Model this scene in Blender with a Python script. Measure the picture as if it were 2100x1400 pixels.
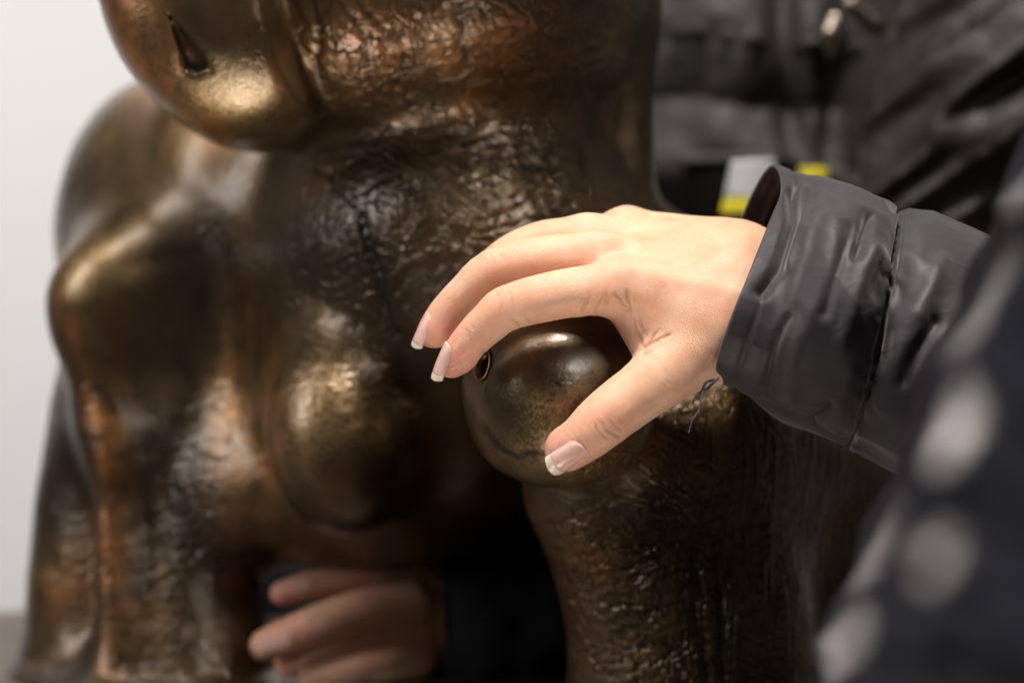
import bpy, math, time
import numpy as np
from mathutils import Vector

# ------------------------------------------------------------------ camera, world, lamps, exposure
sc = bpy.context.scene
for o in list(bpy.data.objects):
    bpy.data.objects.remove(o)
col = sc.collection
ZC = 1.20                       # camera height; the camera looks level along +Y
LENS, SENS = 70.0, 36.0
K = SENS / LENS / 2100.0        # metres per photo pixel at one metre
FOCUS = 0.738
cam = bpy.data.cameras.new('camera')
cam.lens, cam.sensor_width, cam.clip_start, cam.clip_end = LENS, SENS, 0.02, 50.0
cam.dof.use_dof = True
cam.dof.focus_distance = FOCUS
cam.dof.aperture_fstop = 4.3
cam.dof.aperture_blades = 9
co = bpy.data.objects.new('camera', cam)
col.objects.link(co)
co.location = (0, 0, ZC)
co.rotation_euler = (math.pi / 2, 0, 0)
sc.camera = co

world = bpy.data.worlds.new('World')
sc.world = world
world.use_nodes = True
wb = world.node_tree.nodes['Background']
wb.inputs[0].default_value = (1.0, 0.95, 0.9, 1)
wb.inputs[1].default_value = 0.08

def lamp(name, loc, target, size, power, color=(1, 1, 1), size_y=None, spread=180):
    l = bpy.data.lights.new(name, 'AREA')
    l.energy, l.color, l.size = power, color, size
    l.spread = math.radians(spread)
    if size_y:
        l.shape, l.size_y = 'RECTANGLE', size_y
    o = bpy.data.objects.new(name, l)
    col.objects.link(o)
    o.location = loc
    o.rotation_euler = (Vector(target) - Vector(loc)).to_track_quat('-Z', 'Y').to_euler()
    return o

HAND = (0.05, 0.75, ZC)
lamp('gallery_spotlight', (0.04, 0.48, ZC + 1.25), HAND, 0.20, 24.5, (1.0, 0.935, 0.87))
lamp('ceiling_lamp', (0.71, -0.48, ZC + 0.67), HAND, 0.40, 0.26, (0.96, 0.97, 1.0), 0.07, 26)
lamp('gallery_skylight', (-0.75, 0.35, ZC + 1.5), (-0.05, 0.9, ZC), 0.4, 10.5, (1.0, 0.96, 0.91), 0.7)
lamp('low_reflection_fill', (-0.22, 0.22, ZC - 1.0), (-0.11, 0.81, ZC + 0.10), 0.80, 0.75, (1.0, 0.94, 0.84), 0.60, 30)  # added low lamp, not a window: mirrors in the lobe's worn flat
lamp('gallery_window', (-1.35, 0.35, ZC + 0.50), (0.0, 0.9, ZC - 0.02), 0.36, 9.5, (0.97, 0.97, 1.0), 0.9)
lamp('wall_washer', (-0.7, 1.55, ZC + 0.75), (-0.75, 2.6, ZC - 0.15), 1.2, 11.6, (1.0, 0.965, 0.94))

def dappled_lamp(loc, spots, power, color):
    """a spot lamp behind leaves: only soft-edged patches of its light get through"""
    l = bpy.data.lights.new('dappled_sunlight', 'SPOT')
    l.energy, l.color, l.shadow_soft_size, l.spot_blend = power, color, 0.01, 0.1
    o = bpy.data.objects.new('dappled_sunlight', l)
    col.objects.link(o)
    o.location = loc
    aim = sum((Vector(s[0]) for s in spots), Vector()) / len(spots)
    q = (aim - Vector(loc)).to_track_quat('-Z', 'Y')
    o.rotation_euler = q.to_euler()
    l.spot_size = math.radians(60)
    l.use_nodes = True
    t = l.node_tree
    em = t.nodes['Emission']
    tc = t.nodes.new('ShaderNodeTexCoord')
    nz = t.nodes.new('ShaderNodeTexNoise')
    nz.inputs['Scale'].default_value, nz.inputs['Detail'].default_value = 110, 2
    t.links.new(tc.outputs['Normal'], nz.inputs['Vector'])
    sh = t.nodes.new('ShaderNodeVectorMath'); sh.operation = 'MULTIPLY_ADD'
    sh.inputs[1].default_value, sh.inputs[2].default_value = (0.016,) * 3, (-0.008,) * 3
    t.links.new(nz.outputs['Color'], sh.inputs[0])
    warp = t.nodes.new('ShaderNodeVectorMath'); warp.operation = 'ADD'
    t.links.new(tc.outputs['Normal'], warp.inputs[0]); t.links.new(sh.outputs[0], warp.inputs[1])
    prev = None
    for p, r in spots:
        r = r * 0.85
        d = q.inverted() @ (Vector(p) - Vector(loc))
        a = r / d.length
        d.normalize()
        dot = t.nodes.new('ShaderNodeVectorMath'); dot.operation = 'DISTANCE'
        dot.inputs[1].default_value = d
        t.links.new(warp.outputs[0], dot.inputs[0])
        mr = t.nodes.new('ShaderNodeMapRange'); mr.interpolation_type = 'SMOOTHSTEP'
        for k, v in (('From Min', a * 1.25), ('From Max', a * 0.75)):
            mr.inputs[k].default_value = v
        t.links.new(dot.outputs['Value'], mr.inputs[0])
        if prev is None:
            prev = mr.outputs[0]
        else:
            ad = t.nodes.new('ShaderNodeMath'); ad.operation = 'MAXIMUM'
            t.links.new(prev, ad.inputs[0]); t.links.new(mr.outputs[0], ad.inputs[1])
            prev = ad.outputs[0]
    t.links.new(prev, em.inputs['Strength'])
    return o
_w = lambda px, py, y: ((px - 1050) * K * y, y, ZC - (py - 700) * K * y)
dappled_lamp((-0.55, -0.10, ZC + 0.65), [(_w(2096, 385, 0.550), 0.0058), (_w(2014, 649, 0.553), 0.0021), (_w(2023, 634, 0.553), 0.0024), (_w(2031, 619, 0.552), 0.0027), (_w(2040, 605, 0.552), 0.0030),
             (_w(2048, 590, 0.552), 0.0027), (_w(2057, 575, 0.551), 0.0024), (_w(2065, 560, 0.551), 0.0021), (_w(1995, 694, 0.552), 0.0022), (_w(2003, 679, 0.551), 0.0026),
             (_w(2012, 665, 0.551), 0.0030), (_w(2020, 650, 0.551), 0.0026), (_w(2029, 635, 0.550), 0.0022), (_w(1968, 844, 0.543), 0.0025), (_w(1976, 829, 0.542), 0.0030),
             (_w(1985, 815, 0.542), 0.0034), (_w(1993, 800, 0.542), 0.0030), (_w(2002, 785, 0.541), 0.0025), (_w(1932, 939, 0.539), 0.0032), (_w(1941, 924, 0.539), 0.0037),
             (_w(1949, 909, 0.538), 0.0041), (_w(1958, 895, 0.538), 0.0046), (_w(1966, 880, 0.538), 0.0041), (_w(1975, 865, 0.537), 0.0037), (_w(1983, 850, 0.537), 0.0032),
             (_w(1789, 1174, 0.552), 0.0028), (_w(1798, 1159, 0.552), 0.0032), (_w(1806, 1144, 0.551), 0.0036), (_w(1815, 1130, 0.551), 0.0040), (_w(1823, 1115, 0.551), 0.0036),
             (_w(1832, 1100, 0.550), 0.0032), (_w(1840, 1085, 0.550), 0.0028), (_w(1929, 1194, 0.532), 0.0025), (_w(1937, 1179, 0.531), 0.0030), (_w(1946, 1165, 0.531), 0.0034),
             (_w(1954, 1150, 0.531), 0.0030), (_w(1963, 1135, 0.530), 0.0025), (_w(1699, 1400, 0.550), 0.0032), (_w(1714, 1392, 0.550), 0.0037), (_w(1729, 1385, 0.549), 0.0041),
             (_w(1745, 1378, 0.549), 0.0046), (_w(1760, 1370, 0.549), 0.0041), (_w(1775, 1363, 0.548), 0.0037), (_w(1790, 1355, 0.548), 0.0032)], 4200, (1.0, 0.89, 0.68))

sc.view_settings.view_transform = 'Standard'
sc.view_settings.look = 'None'
sc.view_settings.exposure = 0.0
sc.view_settings.gamma = 1.0
sc.render.engine = 'CYCLES'
sc.cycles.use_denoising = True
sc.cycles.max_bounces = 8

# ------------------------------------------------------------------ helpers
def W(px, py, y):
    """a point seen at photo pixel (px, py), y metres from the camera"""
    return np.array([(px - 1050) * K * y, y, ZC - (py - 700) * K * y])

def mm(px, y=0.745):
    return px * K * y

def tag(o, label=None, cat=None, group=None, kind=None):
    for k, v in (('label', label), ('category', cat), ('group', group), ('kind', kind)):
        if v:
            o[k] = v
    return o

def empty(name, loc):
    o = bpy.data.objects.new(name, None)
    o.location = tuple(float(v) for v in loc)
    o.empty_display_size = 0.02
    col.objects.link(o)
    return o

def mesh_obj(name, V, F, mat, parent=None, smooth=True, attrs=None):
    """one mesh object from arrays; vertices are given in world space"""
    V = np.asarray(V, dtype=np.float32)
    if parent is not None:
        off = np.zeros(3)
        p = parent
        while p is not None:
            off = off + np.array(p.location)
            p = p.parent
        V = V - off.astype(np.float32)
    me = bpy.data.meshes.new(name)
    if isinstance(F, np.ndarray):
        n, c = F.shape
        me.vertices.add(len(V))
        me.vertices.foreach_set('co', V.ravel())
        me.loops.add(n * c)
        me.loops.foreach_set('vertex_index', F.astype(np.int32).ravel())
        me.polygons.add(n)
        me.polygons.foreach_set('loop_start', np.arange(0, n * c, c, dtype=np.int32))
        me.polygons.foreach_set('loop_total', np.full(n, c, dtype=np.int32))
        me.update(calc_edges=True)
    else:
        me.from_pydata([tuple(v) for v in V], [], F)
    me.validate()
    if smooth:
        me.polygons.foreach_set('use_smooth', np.ones(len(me.polygons), dtype=bool))
    for k, a in (attrs or {}).items():
        at = me.attributes.new(k, 'FLOAT', 'POINT')
        at.data.foreach_set('value', np.asarray(a, dtype=np.float32))
    me.materials.append(mat)
    o = bpy.data.objects.new(name, me)
    col.objects.link(o)
    if parent is not None:
        o.parent = parent
    return o

# ---- distance-field modelling
def rcone(p, a, b, ra, rb):
    a, b = np.asarray(a), np.asarray(b)
    ba = b - a
    q = p - a
    t = np.clip((q @ ba) / (ba @ ba), 0, 1)
    q = q - t[:, None] * ba
    return np.sqrt(np.einsum('ij,ij->i', q, q)) - (ra + (rb - ra) * t)

def rotm(rx=0, ry=0, rz=0):
    rx, ry, rz = map(math.radians, (rx, ry, rz))
    X = np.array([[1, 0, 0], [0, math.cos(rx), -math.sin(rx)], [0, math.sin(rx), math.cos(rx)]])
    Y = np.array([[math.cos(ry), 0, math.sin(ry)], [0, 1, 0], [-math.sin(ry), 0, math.cos(ry)]])
    Z = np.array([[math.cos(rz), -math.sin(rz), 0], [math.sin(rz), math.cos(rz), 0], [0, 0, 1]])
    return Z @ Y @ X

def ell(p, c, r, R=None):
    q = p - c
    if R is not None:
        q = q @ R
    r = np.asarray(r)
    k0 = np.linalg.norm(q / r, axis=1)
    k1 = np.linalg.norm(q / (r * r), axis=1)
    return k0 * (k0 - 1) / np.maximum(k1, 1e-9)

def sell(p, c, r, e, R=None):
    """superellipsoid: boxier than an ellipsoid for e > 2"""
    q = p - c
    if R is not None:
        q = q @ R
    r = np.asarray(r)
    n = (np.abs(q / r) ** e).sum(axis=1) ** (1 / e)
    return (n - 1) * r.min()

def smin(a, b, k):
    h = np.clip(0.5 + 0.5 * (b - a) / k, 0, 1)
    return b + (a - b) * h - k * h * (1 - h)

def smax(a, b, k):
    return -smin(-a, -b, k)

def mesh_sdf(f, lo, hi, h, B=5, slack=1.35):
    """surface nets over the blocks the surface runs through"""
    _t = time.time()
    lo, hi = np.asarray(lo, float), np.asarray(hi, float)
    nb = np.ceil((hi - lo) / (h * B)).astype(int)
    n = nb * B
    g = np.stack(np.meshgrid(*[np.arange(k) for k in nb], indexing='ij'), -1).reshape(-1, 3)
    cd = np.concatenate([f(lo + (c + 0.5) * B * h) for c in np.array_split(g, max(1, len(g) // 200000))])
    D = np.repeat(np.repeat(np.repeat(np.sign(cd).reshape(nb) * 1.0, B, 0), B, 1), B, 2).astype(np.float32)
    act = g[np.abs(cd) < B * h * 0.87 * slack + h]
    loc = np.stack(np.meshgrid(*[np.arange(B)] * 3, indexing='ij'), -1).reshape(-1, 3)
    for chunk in np.array_split(act, max(1, len(act) // 500)):
        idx = (chunk[:, None, :] * B + loc[None]).reshape(-1, 3)
        D[idx[:, 0], idx[:, 1], idx[:, 2]] = f(lo + idx * h)
    ins = D < 0
    s = np.zeros(n - 1, np.uint8)
    cs = [(i, j, k) for i in (0, 1) for j in (0, 1) for k in (0, 1)]
    for i, j, k in cs:
        s += ins[i:n[0] - 1 + i, j:n[1] - 1 + j, k:n[2] - 1 + k]
    cell = np.argwhere((s > 0) & (s < 8))
    vid = np.full(n - 1, -1, np.int32)
    vid[cell[:, 0], cell[:, 1], cell[:, 2]] = np.arange(len(cell))
    cv = {c: D[cell[:, 0] + c[0], cell[:, 1] + c[1], cell[:, 2] + c[2]] for c in cs}
    acc, cnt = np.zeros((len(cell), 3)), np.zeros(len(cell))
    for c in cs:
        for ax in range(3):
            if c[ax]:
                continue
            e = list(c); e[ax] = 1; e = tuple(e)
            a, b = cv[c], cv[e]
            m = (a < 0) != (b < 0)
            t = np.where(m, a / np.where(m, a - b, 1), 0)
            pos = np.tile(np.array(c, float), (len(cell), 1))
            pos[:, ax] += t
            acc[m] += pos[m]
            cnt[m] += 1
    V = lo + (cell + acc / cnt[:, None]) * h
    quads = []
    for ax in range(3):
        sl0, sl1 = [slice(None)] * 3, [slice(None)] * 3
        sl0[ax], sl1[ax] = slice(0, -1), slice(1, None)
        a, b = ins[tuple(sl0)], ins[tuple(sl1)]
        e = np.argwhere(a != b)
        u, v = (ax + 1) % 3, (ax + 2) % 3
        e = e[(e[:, u] > 0) & (e[:, v] > 0) & (e[:, u] < n[u] - 1) & (e[:, v] < n[v] - 1)]
        du, dv = np.zeros(3, int), np.zeros(3, int)
        du[u], dv[v] = 1, 1
        q = np.stack([vid[tuple((e - du - dv).T)], vid[tuple((e - dv).T)], vid[tuple(e.T)], vid[tuple((e - du).T)]], 1)
        flip = ~a[tuple(e.T)]
        q[flip] = q[flip][:, ::-1]
        quads.append(q)
    Q = np.concatenate(quads)
    Q = Q[(Q >= 0).all(1)]
    d, N = grad(f, V, h * 0.6)
    V = V - np.clip(d, -h, h)[:, None] * N
    print('sdf', f.__name__, len(V), round(time.time() - _t, 1))
    return V, Q, N

def grad(f, V, e):
    d, G = 0, 0
    for k in ((1, -1, -1), (-1, -1, 1), (-1, 1, -1), (1, 1, 1)):     # tetrahedral differences
        k = np.array(k, float)
        fk = f(V + k * e)
        d = d + fk / 4
        G = G + fk[:, None] * k / (4 * e)
    l = np.linalg.norm(G, axis=1)
    l = np.maximum(l, 1e-6)
    return d / l, G / l[:, None]

# ---- noise
_P = np.random.RandomState(7).randint(0, 2 ** 31, 4096)
def _hash(i, j, k):
    return (_P[(_P[(_P[i & 4095] + j) & 4095] + k) & 4095] & 0xffff) / 32767.5 - 1

def noise(p):
    i = np.floor(p).astype(int)
    f = p - i
    u = f * f * f * (f * (f * 6 - 15) + 10)
    r = 0
    for a in (0, 1):
        for b in (0, 1):
            for c in (0, 1):
                w = (u[:, 0] if a else 1 - u[:, 0]) * (u[:, 1] if b else 1 - u[:, 1]) * (u[:, 2] if c else 1 - u[:, 2])
                r = r + w * _hash(i[:, 0] + a, i[:, 1] + b, i[:, 2] + c)
    return r

def fbm(p, o=3):
    r, a = 0, 1.0
    for k in range(o):
        r = r + a * noise(p * 2 ** k + 17.3 * k)
        a *= 0.5
    return r

def crom(P, n, closed):
    """Catmull-Rom resampling of rows of points"""
    P = np.asarray(P, float)
    m = len(P)
    t = np.linspace(0, m if closed else m - 1, n, endpoint=not closed)
    i = np.floor(t).astype(int)
    if not closed:
        i = np.minimum(i, m - 2)
    f = (t - i)
    ix = (lambda k: k % m) if closed else (lambda k: np.clip(k, 0, m - 1))
    p0, p1, p2, p3 = P[ix(i - 1)], P[ix(i)], P[ix(i + 1)], P[ix(i + 2)]
    f = f.reshape((-1,) + (1,) * (P.ndim - 1))
    return 0.5 * (2 * p1 + (p2 - p0) * f + (2 * p0 - 5 * p1 + 4 * p2 - p3) * f ** 2 + (3 * p1 - p0 - 3 * p2 + p3) * f ** 3)

def project(V):
    return (V[:, 0] / (K * V[:, 1]) + 1050), (700 - (V[:, 2] - ZC) / (K * V[:, 1]))

def polydist(x, y, pts):
    best = np.full(len(x), 1e9)
    for (ax, ay), (bx, by) in zip(pts[:-1], pts[1:]):
        dx, dy = bx - ax, by - ay
        t = np.clip(((x - ax) * dx + (y - ay) * dy) / (dx * dx + dy * dy + 1e-9), 0, 1)
        best = np.minimum(best, np.hypot(x - ax - t * dx, y - ay - t * dy))
    return best

def sstep(a, b, x):
    t = np.clip((x - a) / (b - a), 0, 1)
    return t * t * (3 - 2 * t)

# ------------------------------------------------------------------ materials
class Mat:
    def __init__(self, name):
        self.m = bpy.data.materials.new(name)
        self.m.use_nodes = True
        self.t = self.m.node_tree
        self.b = self.t.nodes['Principled BSDF']
    def n(self, kind, **kw):
        nd = self.t.nodes.new(kind)
        for k, v in kw.items():
            if k.startswith('i_'):
                nd.inputs[k[2:].replace('_', ' ')].default_value = v
            else:
                setattr(nd, k, v)
        return nd
    def l(self, a, b):
        self.t.links.new(a, b)
    def set(self, **kw):
        for k, v in kw.items():
            self.b.inputs[k.replace('_', ' ')].default_value = v
        return self
    def coord(self, scale=(1, 1, 1), rot=(0, 0, 0)):
        tc = self.n('ShaderNodeTexCoord')
        mp = self.n('ShaderNodeMapping')
        mp.inputs['Scale'].default_value = scale
        mp.inputs['Rotation'].default_value = rot
        self.l(tc.outputs['Object'], mp.inputs['Vector'])
        return mp.outputs[0]
    def noise(self, vec, scale, detail=4, rough=0.5, dist=0.0):
        nd = self.n('ShaderNodeTexNoise')
        nd.inputs['Scale'].default_value = scale
        nd.inputs['Detail'].default_value = detail
        nd.inputs['Roughness'].default_value = rough
        nd.inputs['Distortion'].default_value = dist
        self.l(vec, nd.inputs['Vector'])
        return nd.outputs['Fac']
    def attr(self, name):
        nd = self.n('ShaderNodeAttribute')
        nd.attribute_name = name
        return nd.outputs['Fac']
    def ramp(self, fac, stops):
        nd = self.n('ShaderNodeValToRGB')
        r = nd.color_ramp
        while len(r.elements) < len(stops):
            r.elements.new(0.5)
        for e, (p, c) in zip(r.elements, stops):
            e.position = p
            e.color = (*c, 1) if len(c) == 3 else c
        self.l(fac, nd.inputs[0])
        return nd.outputs[0]
    def mix(self, fac, a, b, mode='MIX'):
        nd = self.n('ShaderNodeMix', data_type='RGBA', blend_type=mode)
        for s, v in ((nd.inputs[0], fac), (nd.inputs[6], a), (nd.inputs[7], b)):
            if isinstance(v, (int, float)):
                s.default_value = v
            elif isinstance(v, tuple):
                s.default_value = (*v, 1)
            else:
                self.l(v, s)
        return nd.outputs[2]
    def math(self, op, a, b=0.0, c=None, clamp=False):
        nd = self.n('ShaderNodeMath', operation=op, use_clamp=clamp)
        for s, v in zip(nd.inputs, (a, b, c)):
            if v is None:
                continue
            if isinstance(v, (int, float)):
                s.default_value = v
            else:
                self.l(v, s)
        return nd.outputs[0]
    def rng(self, v, a, b, c=0.0, d=1.0):
        nd = self.n('ShaderNodeMapRange')
        for k, x in zip(('From Min', 'From Max', 'To Min', 'To Max'), (a, b, c, d)):
            nd.inputs[k].default_value = x
        self.l(v, nd.inputs[0])
        return nd.outputs[0]
    def bump(self, h, strength, dist, prev=None):
        nd = self.n('ShaderNodeBump')
        if isinstance(strength, (int, float)):
            nd.inputs['Strength'].default_value = strength
        else:
            self.l(strength, nd.inputs['Strength'])
        nd.inputs['Distance'].default_value = dist
        self.l(h, nd.inputs['Height'])
        if prev is not None:
            self.l(prev, nd.inputs['Normal'])
        return nd.outputs[0]
    def out(self, **kw):
        for k, v in kw.items():
            self.l(v, self.b.inputs[k.replace('_', ' ')])
        return self.m

def bronze():
    m = Mat('bronze')
    v = m.coord()
    big = m.noise(v, 16, 5, 0.6, 0.6)
    med = m.noise(v, 70, 5, 0.65)
    fine = m.noise(v, 650, 3, 0.7)
    wear, red, wrk, vert = m.attr('wear'), m.attr('red'), m.attr('wrinkle'), m.attr('drip')
    # cast-in wrinkles: patches of fine parallel folds, sparse winding creases, vertical runs
    def folds(rot, scale, dist, dscale):
        nd = m.n('ShaderNodeTexWave', wave_type='BANDS', bands_direction='Z', wave_profile='SIN')
        for k, x in (('Scale', scale), ('Distortion', dist), ('Detail', 2.0), ('Detail Scale', dscale), ('Detail Roughness', 0.55)):
            nd.inputs[k].default_value = x
        m.l(m.coord((1, 1, 1), rot), nd.inputs['Vector'])
        return nd.outputs['Fac']
    patch = m.rng(m.noise(v, 55, 3, 0.5, 0.4), 0.40, 0.60)
    h1 = m.mix(patch, folds((0.1, 0.32, 0), 62, 7, 1.4), folds((0.2, -0.55, 0.3), 75, 9, 1.6))
    h1 = m.math('MULTIPLY', h1, 1.0)
    n1b = m.noise(m.coord((48, 48, 75), (0.5, -0.3, 0.7)), 1.0, 2.0, 0.5, 1.4)
    h1b = m.rng(m.math('ABSOLUTE', m.math('SUBTRACT', n1b, 0.5)), 0.0, 0.034)
    n2 = m.noise(m.coord((120, 120, 11), (0.05, 0.06, 0)), 1.0, 2.5, 0.5, 1.0)
    h2 = m.rng(m.math('ABSOLUTE', m.math('SUBTRACT', n2, 0.5)), 0.0, 0.07)
    dark = m.ramp(big, [(0.30, (0.026, 0.0165, 0.0085)), (0.52, (0.070, 0.041, 0.0165)), (0.72, (0.150, 0.080, 0.027))])
    gold = m.mix(m.rng(fine, 0.40, 0.60), (0.16, 0.096, 0.036), (0.38, 0.25, 0.110))
    w = m.math('MULTIPLY_ADD', m.rng(med, 0.3, 0.7, -0.35, 0.35), wear, wear, clamp=True)
    c = m.mix(w, dark, gold)
    c = m.mix(m.math('MULTIPLY', red, m.rng(med, 0.3, 0.65), clamp=True), c, (0.48, 0.195, 0.045))
    # dark wax and dirt left in the grooves
    g = m.math('MULTIPLY', m.rng(h1b, 0.7, 0.0), m.math('ADD', m.math('MULTIPLY', wrk, 0.8), 0.1), clamp=True)
    g = m.math('MAXIMUM', g, m.math('MULTIPLY', m.rng(h2, 0.6, 0.0), vert, clamp=True))
    g = m.math('MAXIMUM', g, m.attr('groove'))
    c = m.mix(m.math('MULTIPLY', g, 0.75), c, (0.010, 0.008, 0.006))
    b = m.bump(h1, m.math('MULTIPLY', wrk, 0.6), 0.0010)
    b = m.bump(h1b, m.math('ADD', m.math('MULTIPLY', wrk, 0.6), 0.06), 0.0014, b)
    b = m.bump(h2, m.math('MULTIPLY', vert, 0.7), 0.0022, b)
    b = m.bump(med, m.math('ADD', m.math('MULTIPLY', wrk, 0.35), 0.07), 0.0012, b)
    cb = b
    b = m.bump(fine, 0.5, 0.0004, b)
    cb = m.bump(fine, 0.22, 0.0003, cb)
    rough = m.math('ADD', m.rng(med, 0.3, 0.7, 0.26, 0.42), m.rng(fine, 0.3, 0.7, -0.05, 0.08))
    m.set(Metallic=0.72, Coat_Weight=0.55, Coat_IOR=1.5)
    crough = m.rng(med, 0.3, 0.7, 0.14, 0.28)
    return m.out(Base_Color=c, Roughness=rough, Normal=b, Coat_Normal=cb, Coat_Roughness=crough)

def skin(name, base, dark):
    m = Mat(name)
    v = m.coord()
    blot = m.noise(v, 70, 4, 0.6)
    c = m.mix(m.rng(blot, 0.3, 0.7), base, tuple(x * y for x, y in zip(base, (0.93, 0.76, 0.68))))
    c = m.mix(m.math('MULTIPLY', m.attr('red'), 0.85), c, (0.66, 0.27, 0.19))
    c = m.mix(m.math('MULTIPLY', m.attr('crease'), 0.42), c, dark)
    fr = m.noise(v, 900, 2, 0.5)
    c = m.mix(m.rng(fr, 0.55, 0.75, 0, 0.12), c, (0.5, 0.24, 0.14))
    vo = m.n('ShaderNodeTexVoronoi', feature='DISTANCE_TO_EDGE')
    vo.inputs['Scale'].default_value = 1150
    wv = m.n('ShaderNodeMapping')
    wv.inputs['Scale'].default_value = (0.8, 1, 1.25)
    wv.inputs['Rotation'].default_value = (0, 0.6, 0)
    m.l(v, wv.inputs[0])
    m.l(wv.outputs[0], vo.inputs['Vector'])
    b = m.bump(m.rng(vo.outputs[0], 0.0, 0.25), 0.36, 0.00026)
    b = m.bump(m.noise(v, 260, 4, 0.6), 0.22, 0.0006, b)
    m.set(Subsurface_Weight=0.28, Subsurface_Scale=0.004, Specular_IOR_Level=0.42)
    m.b.inputs['Subsurface Radius'].default_value = (1.0, 0.35, 0.18)
    rough = m.rng(m.noise(v, 500, 3, 0.6), 0.3, 0.7, 0.40, 0.56)
    return m.out(Base_Color=c, Normal=b, Roughness=rough)

def simple(name, color, rough=0.5, **kw):
    m = Mat(name)
    m.set(Base_Color=(*color, 1), Roughness=rough, **kw)
    return m

def fabric(name, c0, c1, rough=(0.38, 0.55), wrinkle=0.5, sheen=0.15, spec=0.5):
    m = Mat(name)
    v = m.coord()
    big = m.noise(v, 26, 4, 0.55, 0.6)
    c = m.mix(m.rng(big, 0.3, 0.7), c0, c1)
    n = m.noise(m.coord((60, 60, 110), (0.2, 0.9, 0.3)), 1.0, 4, 0.55, 1.6)
    b = m.bump(n, wrinkle, 0.004)
    weave = m.n('ShaderNodeTexVoronoi')
    weave.inputs['Scale'].default_value = 2600
    m.l(v, weave.inputs['Vector'])
    b = m.bump(weave.outputs[0], 0.10, 0.0002, b)
    m.set(Sheen_Weight=sheen, Sheen_Roughness=0.4, Specular_IOR_Level=spec)
    r = m.rng(m.noise(v, 90, 4, 0.6), 0.3, 0.7, *rough)
    return m.out(Base_Color=c, Normal=b, Roughness=r)

M_bronze = bronze()
M_skin = skin('skin', (0.735, 0.455, 0.305), (0.36, 0.14, 0.08))
M_skin2 = skin('skin_of_far_hand', (0.46, 0.285, 0.19), (0.22, 0.08, 0.05))  # base darkened: shade under the bronze is put into this colour
mn = simple('nail_plate', (0.76, 0.44, 0.36), 0.16, Specular_IOR_Level=0.6, Subsurface_Weight=0.3, Subsurface_Scale=0.002)
M_nail = mn.m
M_tip = simple('nail_free_edge', (0.74, 0.61, 0.46), 0.3, Specular_IOR_Level=0.5, Subsurface_Weight=0.25, Subsurface_Scale=0.002).m
M_sleeve = fabric('charcoal_nylon', (0.027, 0.0235, 0.0275), (0.040, 0.035, 0.039), (0.50, 0.60), 0.12, 0.32, 0.34)
M_lining = fabric('cuff_lining', (0.035, 0.024, 0.024), (0.045, 0.030, 0.030), (0.6, 0.7), 0.3, 0.1, 0.3)
M_near = fabric('slate_nylon', (0.0085, 0.0085, 0.0112), (0.013, 0.0128, 0.0162), (0.6, 0.7), 0.15, 0.0, 0.08)
M_far = fabric('black_nylon', (0.0085, 0.0075, 0.0065), (0.016, 0.0138, 0.0118), (0.50, 0.64), 0.3, 0.08, 0.35)
M_navy = fabric('navy_cloth', (0.0030, 0.0034, 0.0048), (0.0045, 0.0050, 0.0068), (0.75, 0.9), 0.3, 0.1, 0.2)
M_thread = simple('thread', (0.10, 0.095, 0.12), 0.7).m
M_seam = simple('seam_thread', (0.012, 0.011, 0.012), 0.7).m
M_white = simple('patch_white', (0.45, 0.45, 0.47), 0.45).m
M_yellow = simple('patch_yellow', (0.62, 0.52, 0.02), 0.5).m
M_metal = simple('zip_metal', (0.20, 0.17, 0.14), 0.35, Metallic=1.0).m

def wall_mat():
    m = Mat('white_plaster')
    v = m.coord()
    c = m.mix(m.rng(m.noise(v, 3, 4, 0.6), 0.3, 0.7), (0.80, 0.785, 0.77), (0.77, 0.755, 0.745))
    b = m.bump(m.noise(v, 180, 4, 0.6), 0.15, 0.002)
    m.set(Roughness=0.85)
    return m.out(Base_Color=c, Normal=b)

def plinth_mat():
    m = Mat('plinth_wood')
    n = m.noise(m.coord((3, 40, 40)), 1.0, 5, 0.6, 0.5)
    c = m.ramp(n, [(0.3, (0.060, 0.042, 0.028)), (0.7, (0.105, 0.076, 0.052))])
    m.set(Roughness=0.5)
    return m.out(Base_Color=c, Normal=m.bump(n, 0.3, 0.001))

# ------------------------------------------------------------------ setting
ZP = ZC - 0.170
wall = mesh_obj('wall', [(-3, 2.6, -0.3), (3, 2.6, -0.3), (3, 2.6, 3.2), (-3, 2.6, 3.2)], [(0, 1, 2, 3)], wall_mat(), smooth=False)
tag(wall, kind='structure')

def build_plinth():
    V, F = [], []
    n = 96
    prof = [(0.0, 0.0), (0.985, 0.0), (0.996, -0.002), (1.0, -0.006), (1.0, -0.034), (0.996, -0.038), (0.985, -0.04), (0.9, -0.041), (0.9, -0.7)]
    for r, z in prof:
        for i in range(n):
            a = 2 * math.pi * i / n
            V.append((-0.02 + 0.5 * r * math.cos(a), 1.02 + 0.30 * r * math.sin(a), ZP + z))
    for j in range(len(prof) - 1):
        for i in range(n):
            F.append((j * n + i, j * n + (i + 1) % n, (j + 1) * n + (i + 1) % n, (j + 1) * n + i))
    o = mesh_obj('plinth', V, [f[::-1] for f in F], plinth_mat())
    tag(o, 'grey brown wooden plinth carrying the bronze, seen at the lower left', 'plinth')
build_plinth()

# ------------------------------------------------------------------ bronze sculpture
BALL = W(1145, 808, 0.784)

BALL_R, BALL_M = (0.0352, 0.0385, 0.0360), rotm(6, -14, 24)
def knee(p):
    return sell(p, BALL, BALL_R, 2.4, BALL_M)

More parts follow.
